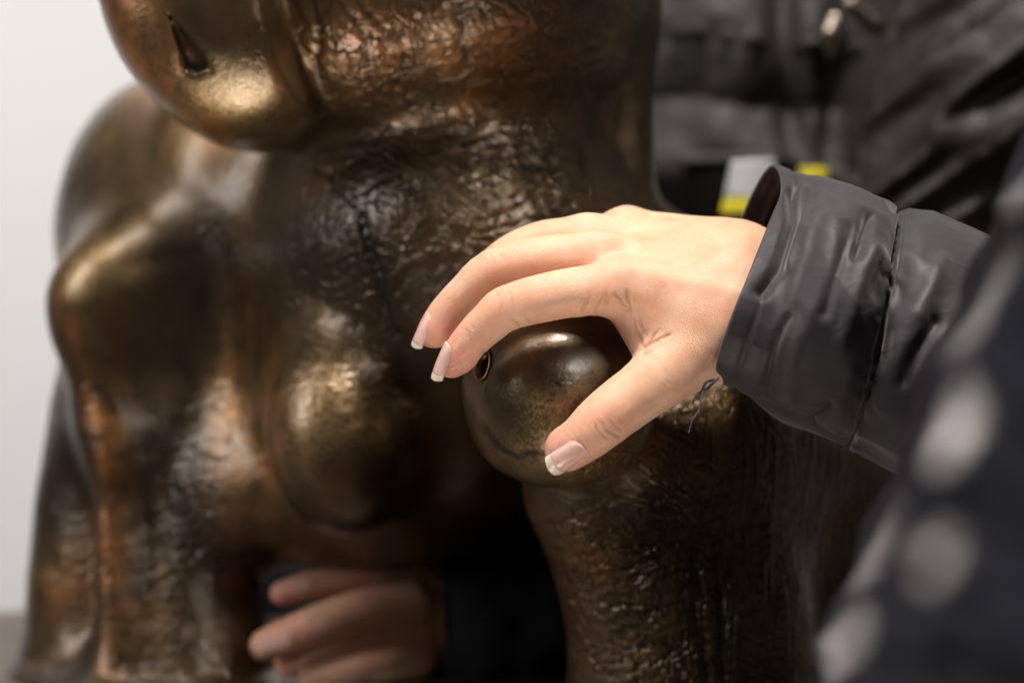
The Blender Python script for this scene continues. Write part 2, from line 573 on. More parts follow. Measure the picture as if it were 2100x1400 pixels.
def find_hole(px, py):
    """where the line of sight through (px, py) meets the knee, and the inward normal there"""
    ys = np.linspace(0.72, 0.80, 1600)
    P = np.array([W(px, py, y) for y in ys])
    i = np.argmax(knee(P) < 0)
    e = 1e-4
    g = np.array([float((knee(P[i:i + 1] + e * np.eye(3)[k]) - knee(P[i:i + 1] - e * np.eye(3)[k]))[0]) for k in range(3)])
    return P[i], -g / np.linalg.norm(g)
HOLE, HAX = find_hole(988, 748)
HR = 0.0058

def sculpture(p):
    d = ell(p, W(900, 640, 0.985), (0.098, 0.115, 0.120))                       # trunk
    d = smin(d, ell(p, W(960, 480, 0.945), (0.085, 0.105, 0.075), rotm(0, 12, 0)), 0.03)
    d = smin(d, ell(p, W(980, 20, 0.925), (0.078, 0.115, 0.068)), 0.022)         # overhanging upper mass
    d = smin(d, rcone(p, W(1225, -60, 0.93), W(1255, 480, 0.95), 0.022, 0.014), 0.03)
    for x, y, r in ((1283, 215, .012), (1292, 300, .010), (1262, 110, .009), (1285, 20, .013), (1280, 390, .010)):
        d = smin(d, ell(p, W(x, y, 0.935), (r * 0.8, r * 1.6, r * 1.5)), 0.010)
    d = smin(d, ell(p, W(745, 40, 0.896), (0.060, 0.085, 0.057)), 0.02)
    d = smin(d, ell(p, W(330, 450, 1.075), (0.054, 0.085, 0.078), rotm(0, 8, 0)), 0.03)   # far shoulder
    d = smin(d, ell(p, W(430, 620, 1.04), (0.050, 0.06, 0.060)), 0.03)
    d = smin(d, ell(p, W(560, 400, 1.02), (0.075, 0.085, 0.080)), 0.03)
    d = smin(d, ell(p, W(318, 565, 0.978), (0.052, 0.036, 0.033), rotm(0, -16, 22)), 0.022)   # pointed breast
    d = smin(d, rcone(p, W(185, 690, 0.972), W(240, 900, 0.972), 0.012, 0.010), 0.030)    # ridge running down
    d = smin(d, rcone(p, W(240, 900, 0.972), W(250, 1500, 0.970), 0.010, 0.012), 0.024)
    d = smin(d, ell(p, W(275, 1150, 1.015), (0.050, 0.034, 0.135), rotm(0, 3, 0)), 0.012) # left leg
    d = smin(d, rcone(p, W(180, 850, 1.03), W(150, 1500, 1.03), 0.018, 0.030), 0.015)
    d = smin(d, rcone(p, W(390, 900, 0.99), W(410, 1500, 0.99), 0.022, 0.042), 0.018)
    d = smin(d, ell(p, W(300, 1520, 1.01), (0.075, 0.06, 0.05)), 0.03)
    lump = ell(p, W(708, 882, 0.898), (0.0360, 0.046, 0.0490), rotm(0, -4, 0))             # belly lump
    d = smin(d, ell(p, W(330, 740, 1.010), (0.046, 0.048, 0.085)), 0.025)
    d = smin(d, ell(p, W(660, 985, 0.99), (0.070, 0.055, 0.044)), 0.02)
    d = smin(d, ell(p, W(820, 850, 0.975), (0.058, 0.055, 0.060)), 0.03)
    d = smin(d, lump, 0.017)
    d = smin(d, rcone(p, W(500, 660, 0.980), W(500, 1060, 0.978), 0.016, 0.013), 0.028)
    d = smin(d, sell(p, np.array([0.0, 1.02, ZP]), (0.21, 0.11, 0.007), 5.0), 0.006)     # added dark slab that covers the lit plinth top
    # raised knee and right leg
    leg = rcone(p, W(1290, 980, 0.850), W(1420, 1250, 0.872), 0.046, 0.050)
    leg = smin(leg, rcone(p, W(1420, 1250, 0.872), W(1400, 1700, 0.872), 0.050, 0.058), 0.02)
    leg = smin(leg, rcone(p, W(1450, 900, 0.87), W(1640, 950, 0.93), 0.046, 0.05), 0.03)
    leg = smin(leg, rcone(p, W(1640, 950, 0.93), W(1640, 1600, 0.93), 0.036, 0.040), 0.02)
    leg = smin(leg, rcone(p, W(1470, 700, 0.96), W(1100, 620, 1.0), 0.05, 0.07), 0.03)
    d = smin(d, leg, 0.02)
    d = smin(d, knee(p), 0.012)
    # pointed lobe at the upper left, carried by the upper mass
    lobe = fat(p, 0.0)
    q = p - W(572, 200, 0.80)
    plane = q @ np.array([0.93, -0.30, 0.16])
    lobe = smax(lobe, plane, 0.0018)
    lobe = smax(lobe, (p - W(480, 205, 0.8095)) @ np.array([-0.06, -0.85, -0.52]), 0.004)      # worn flat
    d = smin(d, lobe, 0.004)
    d = smin(d, rcone(p, W(560, -160, 0.92), W(800, -80, 0.93), 0.05, 0.06), 0.02)
    # tear cut into the lobe
    a, b, c = W(350, 25, 0.815), W(385, 150, 0.806), W(430, 138, 0.803)
    cut = smax(smax((p - a) @ _pl(a, b), (p - b) @ _pl(b, c), 0.001), (p - c) @ _pl(c, a), 0.001)
    d = smax(d, -smax(cut, (lobe_core(p)), 0.001), 0.0012)
    # drilled hole on the knee
    d = smax(d, -rcone(p, HOLE - HAX * 0.02, HOLE + HAX * 0.010, HR, HR - 0.0005), 0.0012)
    return d

def _pl(a, b):
    """outward normal of the wall of a prism running along y through a and b"""
    e = b - a
    nrm = np.array([e[2], 0, -e[0]])
    nrm = nrm / np.linalg.norm(nrm)
    return nrm

def fat(p, inset):
    """the upper-left lobe: round from the front, flattened towards the viewer"""
    q = (p - W(520, -60, 0.865)) / (np.array([0.0632, 0.068, 0.0770]) - inset)
    rho = np.sqrt(q[:, 0] ** 2 + q[:, 2] ** 2)
    return ((rho ** 3.5 + np.abs(q[:, 1]) ** 3.5) ** (1 / 3.5) - 1) * (0.065 - inset)

def lobe_core(p):
    return -fat(p, 0.006)

def build_sculpture():
    h = 0.0019
    V, Q, N = mesh_sdf(sculpture, (-0.265, 0.735, ZP - 0.012), (0.20, 1.17, ZC + 0.245), h)
    px, py = project(V)
    def blob(x, y, rx, ry, rot=0):
        c, s = math.cos(math.radians(rot)), math.sin(math.radians(rot))
        u, v = ((px - x) * c + (py - y) * s) / rx, (-(px - x) * s + (py - y) * c) / ry
        return np.exp(-(u * u + v * v))
    nz = fbm(V * 40, 3)
    wear = 1.0 * blob(480, 220, 110, 75) + 0.35 * blob(330, 120, 60, 140, -25) + 0.9 * blob(180, 560, 110, 90, -30) \
        + 0.8 * blob(630, 840, 100, 120) + 0.5 * blob(300, 260, 130, 110) + 0.40 * blob(1190, 820, 120, 45) \
        + 0.30 * blob(1120, 830, 170, 110) + 0.5 * blob(1250, 960, 160, 50, 20) + 0.5 * blob(1040, 930, 60, 40) \
        + 0.35 * blob(1100, 420, 230, 130) + 0.3 * blob(1200, 100, 150, 120) + 0.5 * blob(1280, 200, 40, 170) \
        + 0.30 * blob(1250, 1250, 120, 200) + 0.5 * blob(480, 820, 60, 120) + 0.3 * blob(1150, 600, 120, 120)
    wear = np.clip(wear * (0.85 + 0.45 * nz), 0, 1)
    red = 0.9 * blob(420, 250, 90, 30, 40) + 1.2 * blob(275, 90, 60, 180, -22) + 0.8 * blob(130, 650, 22, 70, -12) \
        + 0.7 * blob(190, 830, 30, 150, -18) + 0.8 * blob(230, 1150, 35, 230) + 0.6 * blob(110, 1220, 60, 60) \
        + 0.8 * blob(485, 900, 45, 200) + 0.9 * blob(560, 900, 28, 150) + 0.35 * blob(720, 80, 160, 80) + 0.6 * blob(985, 850, 18, 70) \
        + 0.25 * blob(1260, 870, 70, 60) + 0.4 * blob(900, 170, 160, 90) + 0.4 * blob(1230, 1160, 60, 70)
    red = np.clip(red * (0.85 + 0.5 * fbm(V * 70, 2)), 0, 1)  # amber lobe rim and reddish ridge: warm reflections painted over the metal's own colour
    smooth = 0.30 * blob(660, 900, 130, 180) + blob(430, 80, 190, 240) + 1.3 * blob(1110, 800, 170, 150) + 0.8 * blob(190, 560, 120, 120) + 0.6 * blob(240, 330, 120, 150)
    wrk = np.clip(0.22 + 0.6 * blob(1050, 420, 300, 200) + 0.7 * blob(1320, 1200, 190, 300) + 0.35 * blob(720, 800, 140, 110)
                  + 0.6 * blob(360, 1150, 120, 230) + 0.3 * blob(1150, 80, 250, 120) - smooth, 0, 1)
    drip = np.clip(0.9 * blob(1560, 1150, 190, 330) + 0.55 * blob(750, 60, 190, 170) + 0.3 * blob(700, 480, 200, 140) - 1.4 * blob(1110, 800, 170, 130), 0, 1)
    # relief that the outline shows: lumps, folds, two deep scratches, a scar under the knee
    amp = np.clip(1 - 1.3 * blob(1110, 800, 180, 150) - 1.1 * blob(430, 80, 190, 240) - 0.8 * blob(180, 570, 110, 110), 0, 1)
    disp = 0.0011 * amp * fbm(V * 24, 2)
    rr = np.abs(noise(V * np.array([70, 70, 140]) + 0.9 * fbm(V * 30, 2)[:, None]))
    disp -= 0.0009 * wrk * amp * np.exp(-(rr / 0.10) ** 2)
    front = N[:, 1] < 0.2
    lines = [([(735, 440), (760, 520), (790, 600), (810, 680)], 9, 0.0014), ([(670, 350), (700, 410), (740, 460), (770, 560)], 7, 0.0011),
             ([(1000, 885), (1022, 918), (1060, 938), (1085, 930), (1140, 922)], 5, 0.0005), ([(1145, 792), (1185, 775)], 3, 0.0006),
             ([(1470, 1110), (1475, 1250), (1490, 1400)], 7, 0.002), ([(1430, 1120), (1425, 1260), (1450, 1400)], 6, 0.0016),
             ([(640, -20), (655, 60), (645, 110), (660, 170)], 5, 0.0014), ([(600, 0), (630, 50), (645, 80)], 4, 0.0012),
             ([(690, -20), (660, 45), (650, 80)], 4, 0.0012), ([(690, 0), (735, 50), (760, 90), (765, 150)], 4, 0.0012),
             ([(730, 0), (790, 60), (830, 90)], 4, 0.001), ([(940, 0), (945, 70), (955, 140)], 5, 0.001)]
    groove = np.zeros(len(V))
    wob = 9 * noise(V * 90)
    for pts, w, dep in lines:
        g = np.exp(-(polydist(px + wob, py + wob, pts) / w) ** 2) * front
        disp -= dep * g
        groove = np.maximum(groove, g)
    V = V + N * disp[:, None]
    groove = np.clip(np.maximum(groove, 0.5 * blob(1140, 720, 170, 65) + 0.2 * blob(1040, 840, 60, 80)), 0, 1)      # darker on top of the knee
    wear = np.clip(wear - 0.8 * groove, 0, 1)
    root = empty('bronze_sculpture', (0.0, 0.95, ZP))
    tag(root, 'large wrinkled bronze figure with golden worn bulges standing on the plinth', 'sculpture')
    mesh_obj('cast_body', V, Q, M_bronze, root, attrs={'wear': wear, 'red': red, 'wrinkle': wrk, 'drip': drip, 'groove': groove})
    # burnished lip round the drilled hole
    Vt, Ft = [], []
    z = np.array([0, 0, 1.0])
    a = np.cross(HAX, z); a /= np.linalg.norm(a)
    b2 = np.cross(HAX, a)
    for i in range(40):
        t = 2 * math.pi * i / 40
        rad = a * math.cos(t) + b2 * math.sin(t)
        for j in range(8):
            q = 2 * math.pi * j / 8
            Vt.append(HOLE + rad * (HR + 0.0002 + 0.00032 * math.cos(q)) - HAX * (0.00032 * math.sin(q)))
    for i in range(40):
        for j in range(8):
            Ft.append((i * 8 + j, i * 8 + (j + 1) % 8, ((i + 1) % 40) * 8 + (j + 1) % 8, ((i + 1) % 40) * 8 + j))
    mesh_obj('hole_lip', Vt, Ft, simple('burnished_brass', (0.32, 0.19, 0.07), 0.38, Metallic=1.0).m, root)
    return root
SCULPT = build_sculpture()

# ------------------------------------------------------------------ the person who touches the knee
def chain(p, pts, k=0.0, n=4):
    """a limb of changing radius through the given joints, smooth at every bend"""
    A = np.array([np.append(c, r) for c, r in pts])
    A = crom(A, (len(pts) - 1) * n + 1, False)
    lo, hi = A[:, :3].min(0) - 0.022, A[:, :3].max(0) + 0.022
    ins = ((p > lo) & (p < hi)).all(1)
    d = 0.012 + np.sqrt((np.maximum(np.maximum(lo - p, p - hi), 0) ** 2).sum(1))
    q = p[ins]
    if len(q):
        e = None
        for u, v in zip(A[:-1], A[1:]):
            x = rcone(q, u[:3], v[:3], u[3], v[3])
            e = x if e is None else np.minimum(e, x)
        d[ins] = e
    return d

J = lambda x, y, dep, r: (W(x, y, dep), mm(r, dep))
INDEX = [J(1262, 588, .7365, 52), J(1150, 603, .7360, 50), J(1045, 630, .7375, 47.5), J(1005, 660, .7400, 44), J(972, 690, .7425, 40.5), J(945, 720, .7445, 36), J(925, 744, .7465, 29)]
MIDDLE = [J(1225, 530, .7540, 53), J(1110, 535, .7550, 50), J(1010, 558, .7570, 47), J(960, 600, .7590, 42.5), J(922, 635, .7610, 39), J(900, 660, .7625, 35), J(883, 682, .7640, 28)]
RING = [J(1205, 492, .7730, 51), J(1100, 506, .7745, 49), J(1020, 548, .7770, 45), J(965, 602, .7810, 38), J(930, 650, .7840, 32)]
PINKY = [J(1285, 474, .7900, 46), J(1190, 500, .7930, 41), J(1120, 540, .7960, 38), J(1060, 590, .7980, 33), J(1030, 630, .7990, 28)]
THUMB = [J(1462, 702, .7440, 74), J(1378, 757, .7330, 68), J(1305, 810, .7280, 61), J(1236, 864, .7258, 57), J(1194, 899, .7265, 49), J(1163, 927, .7275, 39)]

def hand(p):
    meta = [(J(1262, 588, .7390, 52), J(1495, 625, .7500, 66)), (J(1225, 528, .7550, 52), J(1500, 575, .7600, 70)),
            (J(1205, 490, .7730, 49), J(1505, 530, .7710, 66)), (J(1285, 474, .7900, 46), J(1512, 512, .7830, 62))]
    palm = None
    for a, b in meta:
        e = rcone(p, a[0], b[0], a[1], b[1])
        palm = e if palm is None else smin(palm, e, 0.009)
    fore = smin(rcone(p, W(1490, 590, .762), W(1640, 620, .766), .0230, .0215), rcone(p, W(1480, 660, .755), W(1640, 665, .762), .0215, .0200), 0.012)
    fore = smin(fore, rcone(p, W(1640, 640, .764), W(1960, 760, .770), .0235, .029), 0.01)
    palm = smin(palm, fore, 0.014)
    th = chain(p, THUMB)
    palm = smin(palm, th, 0.010)
    # thenar and first web
    palm = smin(palm, rcone(p, W(1440, 650, .750), W(1345, 665, .748), .0125, .0080), 0.012)
    palm = smin(palm, rcone(p, W(1335, 622, .7415), W(1480, 668, .7410), .0120, .0140), 0.014)
    palm = smin(palm, rcone(p, W(1340, 625, .745), W(1352, 705, .742), .0065, .0065), 0.012)
    f = chain(p, INDEX)
    for c in (MIDDLE, RING, PINKY):
        f = smin(f, chain(p, c), 0.0012)
    d = smin(palm, f, 0.005)
    # knuckles and pads
    d = smin(d, ell(p, W(946, 735, .7455), (.0048, .0052, .0048)), 0.005)
    d = smin(d, ell(p, W(903, 681, .7630), (.0046, .0050, .0046)), 0.005)
    d = smin(d, ell(p, W(1154, 914, .7300), (.0055, .0058, .0060)), 0.005)
    return d

def build_hand():
    V, Q, N = mesh_sdf(hand, (-0.045, 0.695, ZC - 0.075), (0.19, 0.84, ZC + 0.062), 0.00062)
    px, py = project(V)
    y = V[:, 1]
    camd = V - np.array([0, 0, ZC])
    facing = (N * camd).sum(1) < 0
    crease = np.zeros(len(V))
    disp = np.zeros(len(V))
    idx, mid, thb, any_ = (y < .7480), (y > .7435) & (y < .765), (y < .745), (y < .77)
    L = [   # creases: run, width, depth in millimetres, where
        ([(1016, 596), (1027, 612), (1030, 630), (1024, 642)], 1.7, .20, idx), ([(1040, 592), (1051, 610), (1052, 628)], 1.6, .18, idx),
        ([(1026, 594), (1040, 606)], 1.5, .14, idx), ([(1062, 590), (1068, 606)], 1.5, .10, idx), ([(1005, 606), (1012, 622)], 1.5, .12, idx),
        ([(1050, 652), (1060, 663), (1070, 672)], 2.2, .45, idx), ([(1075, 645), (1090, 664)], 1.8, .18, idx),
        ([(950, 672), (960, 682), (963, 692)], 1.6, .13, idx), ([(962, 664), (972, 676)], 1.6, .12, idx), ([(940, 684), (948, 694)], 1.5, .10, idx),
        ([(985, 716), (998, 728)], 2.0, .25, idx),
        ([(1203, 612), (1198, 626), (1189, 640)], 2.4, .55, idx), ([(1232, 608), (1226, 624), (1218, 640)], 2.0, .35, idx), ([(1248, 606), (1243, 628)], 1.8, .22, idx),
        ([(1262, 600), (1278, 622), (1292, 640)], 2.2, .45, any_), ([(1286, 596), (1292, 622), (1294, 645)], 2.2, .40, any_), ([(1276, 632), (1290, 648)], 2.4, .4, any_),
        ([(1378, 684), (1350, 698), (1328, 708), (1312, 722)], 2.2, .35, any_), ([(1352, 676), (1336, 698), (1318, 728)], 2.0, .30, any_),
        ([(1300, 660), (1312, 690), (1322, 715)], 2.2, .30, any_), ([(1340, 720), (1322, 728), (1312, 738)], 1.8, .22, any_), ([(1312, 650), (1330, 690)], 1.8, .20, any_),
        ([(1228, 862), (1246, 882), (1262, 893), (1275, 899)], 2.2, .42, thb), ([(1216, 868), (1230, 886), (1246, 900)], 2.0, .30, thb),
        ([(1244, 856), (1262, 872), (1278, 884)], 1.8, .22, thb), ([(1206, 872), (1216, 890), (1226, 906)], 1.6, .16, thb), ([(1258, 850), (1274, 862)], 1.6, .12, thb),
        ([(1352, 786), (1368, 796), (1384, 798)], 1.7, .12, thb), ([(1362, 776), (1378, 786), (1392, 786)], 1.7, .12, thb), ([(1345, 798), (1358, 806)], 1.6, .10, thb),
        ([(1002, 522), (1012, 534), (1018, 545)], 1.6, .18, mid), ([(1018, 514), (1028, 526), (1036, 534)], 1.6, .16, mid), ([(1034, 510), (1044, 520)], 1.5, .10, mid), ([(990, 530), (1000, 544)], 1.5, .10, mid),
        ([(944, 642), (950, 654), (954, 664)], 2.0, .35, mid), ([(918, 612), (926, 622)], 1.5, .10, mid),
    ]
    wob = 2.2 * noise(V * 500)
    for pts, w, dep, mask in L:
        d = polydist(px + wob, py - wob, pts)
        ends = np.minimum(np.hypot(px - pts[0][0], py - pts[0][1]), np.hypot(px - pts[-1][0], py - pts[-1][1]))
        w, dep = w * 1.25, dep * 1.5
        g = np.exp(-(d / w) ** 2) * mask * facing * (0.35 + 0.65 * sstep(0, 9, ends))
        disp += -dep * 1e-3 * g + 0.16 * dep * 1e-3 * np.exp(-((d - 2.6 * w) / (1.5 * w)) ** 2) * mask * facing
        crease = np.maximum(crease, g * min(1, dep / 0.4))
    # extensor tendons and veins on the back, very faint
    disp += 0.00035 * fbm(V * 70, 2)
    for pts, dep in (([(1250, 545), (1400, 575), (1520, 600)], .5), ([(1215, 480), (1380, 520), (1540, 550)], .45), ([(1330, 470), (1430, 490), (1530, 500)], .3)):
        disp += dep * 1e-3 * np.exp(-(polydist(px, py, pts) / 16) ** 2) * facing
    V = V + N * disp[:, None]
    def near(x, yy, r, mask=True):
        return np.exp(-(((px - x) ** 2 + (py - yy) ** 2) / r ** 2)) * mask
    red = .9 * near(920, 748, 48, idx) + .9 * near(878, 690, 46) + .85 * near(1140, 925, 55, thb) + .4 * near(960, 715, 60) + .35 * near(905, 650, 50) \
        + .25 * near(1030, 612, 38, idx) + .25 * near(1010, 530, 36) + .35 * near(1235, 875, 50) + .35 * near(1312, 715, 50) + .3 * near(1100, 650, 60) + .25 * near(1190, 830, 60)
    red = red + .30 * near(1250, 560, 45) + .2 * near(1210, 490, 40)
    red = np.clip(red * (0.8 + 0.5 * fbm(V * 120, 2)), 0, 1)
    p0 = W(1540, 600, .765)
    root = empty('person', p0)
    tag(root, 'person in charcoal jacket resting a bare hand on the bronze knee', 'person')
    mesh_obj('hand', V, Q, M_skin, root, attrs={'red': red, 'crease': crease})
    return root
PERSON = build_hand()

def nail(parent, base, tip, nrm, width, R, M0, M1, split=0.74, lift=0.0003, curve=0.10):
    """a curved nail plate from cuticle to free edge; the free edge is a sub-part"""
    base, tip, nrm = map(np.asarray, (base, tip, nrm))
    a = tip - base
    Ln = np.linalg.norm(a)
    a = a / Ln
    nrm = nrm - (nrm @ a) * a
    nrm = nrm / np.linalg.norm(nrm)
    s = np.cross(a, nrm)
    phi = width / 2 / R
    def patch(v0, v1, nu=17, nv=15, edge=False):
        Vv, F = [], []
        for layer in (0, 1):
            for j in range(nv):
                for i in range(nu):
                    u = -1 + 2 * i / (nu - 1)
                    lo = 0.17 * (abs(u) ** 2.6)
                    hi = 1 - 0.10 * (abs(u) ** 2.4)
                    v = v0 + (v1 - v0) * j / (nv - 1)
                    ea = split + 0.05 * (1 - u * u)
                    if edge:
                        v = ea + (hi - ea) * j / (nv - 1)
                    else:
                        v = lo + (ea - lo) * j / (nv - 1)
                    wid = 1.0 - 0.10 * (1 - v) ** 2 - 0.08 * max(0, v - 0.8) / 0.2
                    P = base + a * (v * Ln) + s * (math.sin(u * phi) * R * wid) + nrm * (R * math.cos(u * phi) - R + lift - curve * Ln * (v - 0.45) ** 2 - layer * 0.00045)
                    Vv.append(P)
        n = nu * nv
        for j in range(nv - 1):
            for i in range(nu - 1):
                q = (j * nu + i, j * nu + i + 1, (j + 1) * nu + i + 1, (j + 1) * nu + i)
                F.append(q)
                F.append(tuple(k + n for k in q[::-1]))
        rim = [i for i in range(nu)] + [j * nu + nu - 1 for j in range(1, nv)] + [(nv - 1) * nu + i for i in range(nu - 2, -1, -1)] + [j * nu for j in range(nv - 2, 0, -1)]
        for i in range(len(rim)):
            b, c = rim[i], rim[(i + 1) % len(rim)]
            F.append((c, b, b + n, c + n))
        return Vv, F
    Vv, F = patch(0, split)
    o = mesh_obj('fingernail', Vv, F, M0, parent)
    Vv, F = patch(split, 1, edge=True)
    mesh_obj('free_edge', Vv, F, M1, o)
    return o

tw = np.array([0, -1.0, 0])                                     # towards the viewer
dirn = lambda x, y: np.array([x, 0, -y]) / math.hypot(x, y)     # a direction in the picture plane
nail(PERSON, W(1199, 920, .7176), W(1128, 968, .7212), 0.42 * dirn(.69, .72) + 0.9 * tw, .0112, .0058, M_nail, M_tip, 0.76)
nail(PERSON, W(916, 702, .7395), W(885, 777, .7440), 0.80 * dirn(-.90, -.43) + 0.60 * tw, .0090, .0047, M_nail, M_tip, 0.80)
nail(PERSON, W(877, 643, .7575), W(844, 709, .7625), 0.80 * dirn(-.87, -.50) + 0.60 * tw, .0090, .0047, M_nail, M_tip, 0.82)

# ---- sleeve
def tube(rings, nu, nv):
    R = np.stack([crom(r, nu, True) for r in rings])
    return crom(R, nv, False)

def grid_faces(nv, nu, off=0, flip=False):
    j, i = np.meshgrid(np.arange(nv - 1), np.arange(nu), indexing='ij')
    i2 = (i + 1) % nu
    q = np.stack([j * nu + i, j * nu + i2, (j + 1) * nu + i2, (j + 1) * nu + i], -1).reshape(-1, 4) + off
    return q[:, ::-1] if flip else q

def tube_normals(T):
    du = np.roll(T, -1, 1) - np.roll(T, 1, 1)
    dv = np.gradient(T, axis=0)
    n = np.cross(du, dv)
    n /= np.maximum(np.linalg.norm(n, axis=2, keepdims=True), 1e-9)
    c = T.mean(1, keepdims=True)
    s = np.sign(((T - c) * n).sum())
    return n * s

def build_sleeve():
    r0 = [W(*q) for q in [(1590, 336, .790), (1606, 388, .768), (1577, 465, .742), (1540, 560, .722), (1502, 656, .716), (1474, 745, .724), (1470, 786, .748), (1482, 760, .785), (1494, 680, .806), (1504, 580, .815), (1516, 470, .815), (1552, 385, .806)]]
    def ring(top, bot, ynear, yfar, bow):
        out = []
        for k in range(12):
            a = 2 * math.pi * k / 12
            c, s = math.cos(a), math.sin(a)
            x = (top[0] + bot[0]) / 2 + (top[0] - bot[0]) / 2 * c + bow * s
            y = (top[1] + bot[1]) / 2 + (top[1] - bot[1]) / 2 * c
            out.append(W(x, y, (ynear + yfar) / 2 - (yfar - ynear) / 2 * s))
        return out
    r0b = [a * 0.75 + b * 0.25 for a, b in zip(r0, ring((1840, 425), (1738, 905), .706, .84, 18))]
    r1 = ring((1722, 372), (1605, 862), .700, .835, 18)
    r1b = ring((1800, 402), (1690, 896), .698, .84, 20)
    r2 = ring((1842, 428), (1738, 915), .704, .838, 20)
    r2b = ring((1900, 436), (1788, 945), .694, .845, 20)
    r3 = ring((2010, 478), (1900, 1010), .690, .85, 20)
    r4 = ring((2160, 560), (2050, 1090), .69, .86, 10)
    r5 = ring((2420, 700), (2300, 1250), .69, .87, 0)
    rings = [r0, r0b, r1, r1b, r2, r2b, r3, r4, r5]
    nu, nv = 260, 300
    T = tube(rings, nu, nv)
    nrm = tube_normals(T)
    v = np.linspace(0, len(rings) - 1, nv)[:, None] + 0 * T[:, :, 0]
    u = np.linspace(0, 1, nu, endpoint=False)[None] + 0 * v
    P = T.reshape(-1, 3)
    # folds radiate from the seam and the hem
    cu, su = np.cos(2 * np.pi * u), np.sin(2 * np.pi * u)
    base = np.stack([cu * 1.1, su * 1.1, v * 0.42 + 0.5 * cu], -1).reshape(-1, 3)
    f1 = 1 - np.abs(noise(base * np.array([2.4, 2.4, 1.3]) + 3.1)) * 2
    f2 = fbm(base * np.array([3.0, 3.0, 2.2]) + 11, 2)
    f1, f2 = f1.reshape(u.shape), f2.reshape(u.shape)
    hem = np.exp(-(v / 0.5) ** 2)
    seam = np.exp(-((v - 4.0 - 0.02 * fbm(base * 4, 2).reshape(u.shape)) / 0.12) ** 2)
    near_seam = np.exp(-((v - 4.0) / 1.0) ** 2)
    disp = 0.0018 * f1 * (0.35 + 0.5 * near_seam) * (1 - 0.5 * hem) + 0.0005 * f2 * (1 - 0.6 * hem)
    disp += 0.0008 * near_seam ** 3 * np.sin(u * 2 * np.pi * 15 + 4 * f2)
    disp -= 0.0032 * seam
    disp -= 0.0005 * np.exp(-((v - 0.62) / 0.08) ** 2)        # stitched hem line
    px, py = project(P)
    px, py = px.reshape(u.shape), py.reshape(u.shape)
    nearside = (su > -0.2)
    for pts, w, dep in (([(1625, 400), (1628, 450), (1600, 545), (1560, 600)], 12, -.0034), ([(1650, 400), (1652, 470), (1620, 545)], 14, .0022), ([(1700, 455), (1668, 540), (1640, 610)], 22, .0022), ([(1790, 520), (1755, 610), (1730, 700)], 20, .0022), ([(1935, 540), (1885, 640)], 22, .0020), ([(1745, 470), (1715, 560), (1690, 640)], 14, -.0016),
                        ([(1480, 792), (1560, 822), (1640, 852), (1735, 902)], 4, -.0010), ([(1660, 640), (1640, 720), (1625, 800)], 20, .0014),
                        ([(1780, 450), (1768, 490), (1760, 520)], 12, -.0026), ([(1615, 650), (1590, 700), (1570, 800)], 9, -.0014), ([(1920, 660), (1880, 720), (1850, 780)], 15, -.0026), ([(1700, 830), (1665, 860)], 9, -.002)):
        disp += dep * np.exp(-(polydist(px.ravel(), py.ravel(), pts) / w) ** 2).reshape(u.shape) * nearside
    Vo = T + nrm * disp[..., None]
    Vi = T + nrm * (disp - 0.0016)[..., None]
    Vi[0] = Vo[0] - nrm[0] * 0.0016
    nvi = 170
    mesh_obj('jacket_sleeve', Vo.reshape(-1, 3), grid_faces(nv, nu), M_sleeve, PERSON)
    slv = PERSON.children[-1] if False else [o for o in bpy.data.objects if o.name.startswith('jacket_sleeve')][0]
    # lining, with the rolled hem edge
    k = 7
    rows = []
    for j in range(k):
        a = math.pi * j / (k - 1)
        tdir = T[0] - T[2]
        tdir = tdir / np.linalg.norm(tdir, axis=1, keepdims=True)
        rows.append((Vo[0] + Vi[0]) / 2 + nrm[0] * 0.0008 * math.cos(a) + tdir * 0.0009 * math.sin(a))
    Lr = np.concatenate([np.stack(rows), Vi[1:nvi]])
    edge = np.concatenate([np.stack(rows)])
    mesh_obj('hem_edge', edge.reshape(-1, 3), grid_faces(k, nu), M_sleeve, slv)
    mesh_obj('lining', Vi[:nvi].reshape(-1, 3), grid_faces(nvi, nu, flip=True), M_lining, slv)
    # stitches sunk along the quilting seam and the hem
    def stitches(row, name, every, ln):
        Vs, Fs = [], []
        C = Vo[row] + nrm[row] * 0.0003
        for i in range(0, nu - ln, every):
            for s in range(ln):
                a, b = C[i + s], C[i + s + 1]
                t = (b - a) / np.linalg.norm(b - a)
                w = np.cross(t, nrm[row][i]) * 0.00028
                n0 = nrm[row][i] * 0.00030
                base = len(Vs)
                Vs += [a - w, a + n0, a + w, b - w, b + n0, b + w]
                Fs += [(base, base + 1, base + 4, base + 3), (base + 1, base + 2, base + 5, base + 4)]
        mesh_obj(name, Vs, Fs, M_seam, slv)
    js = int(4.0 / (len(rings) - 1) * (nv - 1))
    stitches(js, 'seam_stitching', 4, 2)
    return slv
SLEEVE = build_sleeve()

def thread(name, pts, r, parent, mat):
    P = crom(np.array([W(*q) for q in pts]), 40, False)
    Vv, F = [], []
    for j, p in enumerate(P):
        t = P[min(j + 1, 39)] - P[max(j - 1, 0)]
        t = t / np.linalg.norm(t)
        a = np.cross(t, (0.3, 1, 0.2)); a /= np.linalg.norm(a)
        b = np.cross(t, a)
        rr = r * (1 - 0.5 * j / 39)
        for k in range(6):
            Vv.append(p + rr * (a * math.cos(k * math.pi / 3) + b * math.sin(k * math.pi / 3)))
    mesh_obj(name, Vv, grid_faces(40, 6), mat, parent)
thread('loose_thread', [(1474, 772, .722), (1450, 796, .716), (1440, 815, .717), (1432, 842, .716), (1420, 862, .717), (1412, 888, .718)], .00032, SLEEVE, M_thread)
thread('loose_thread', [(1474, 776, .722), (1450, 800, .716), (1436, 826, .715), (1434, 850, .716)], .00025, SLEEVE, M_thread)
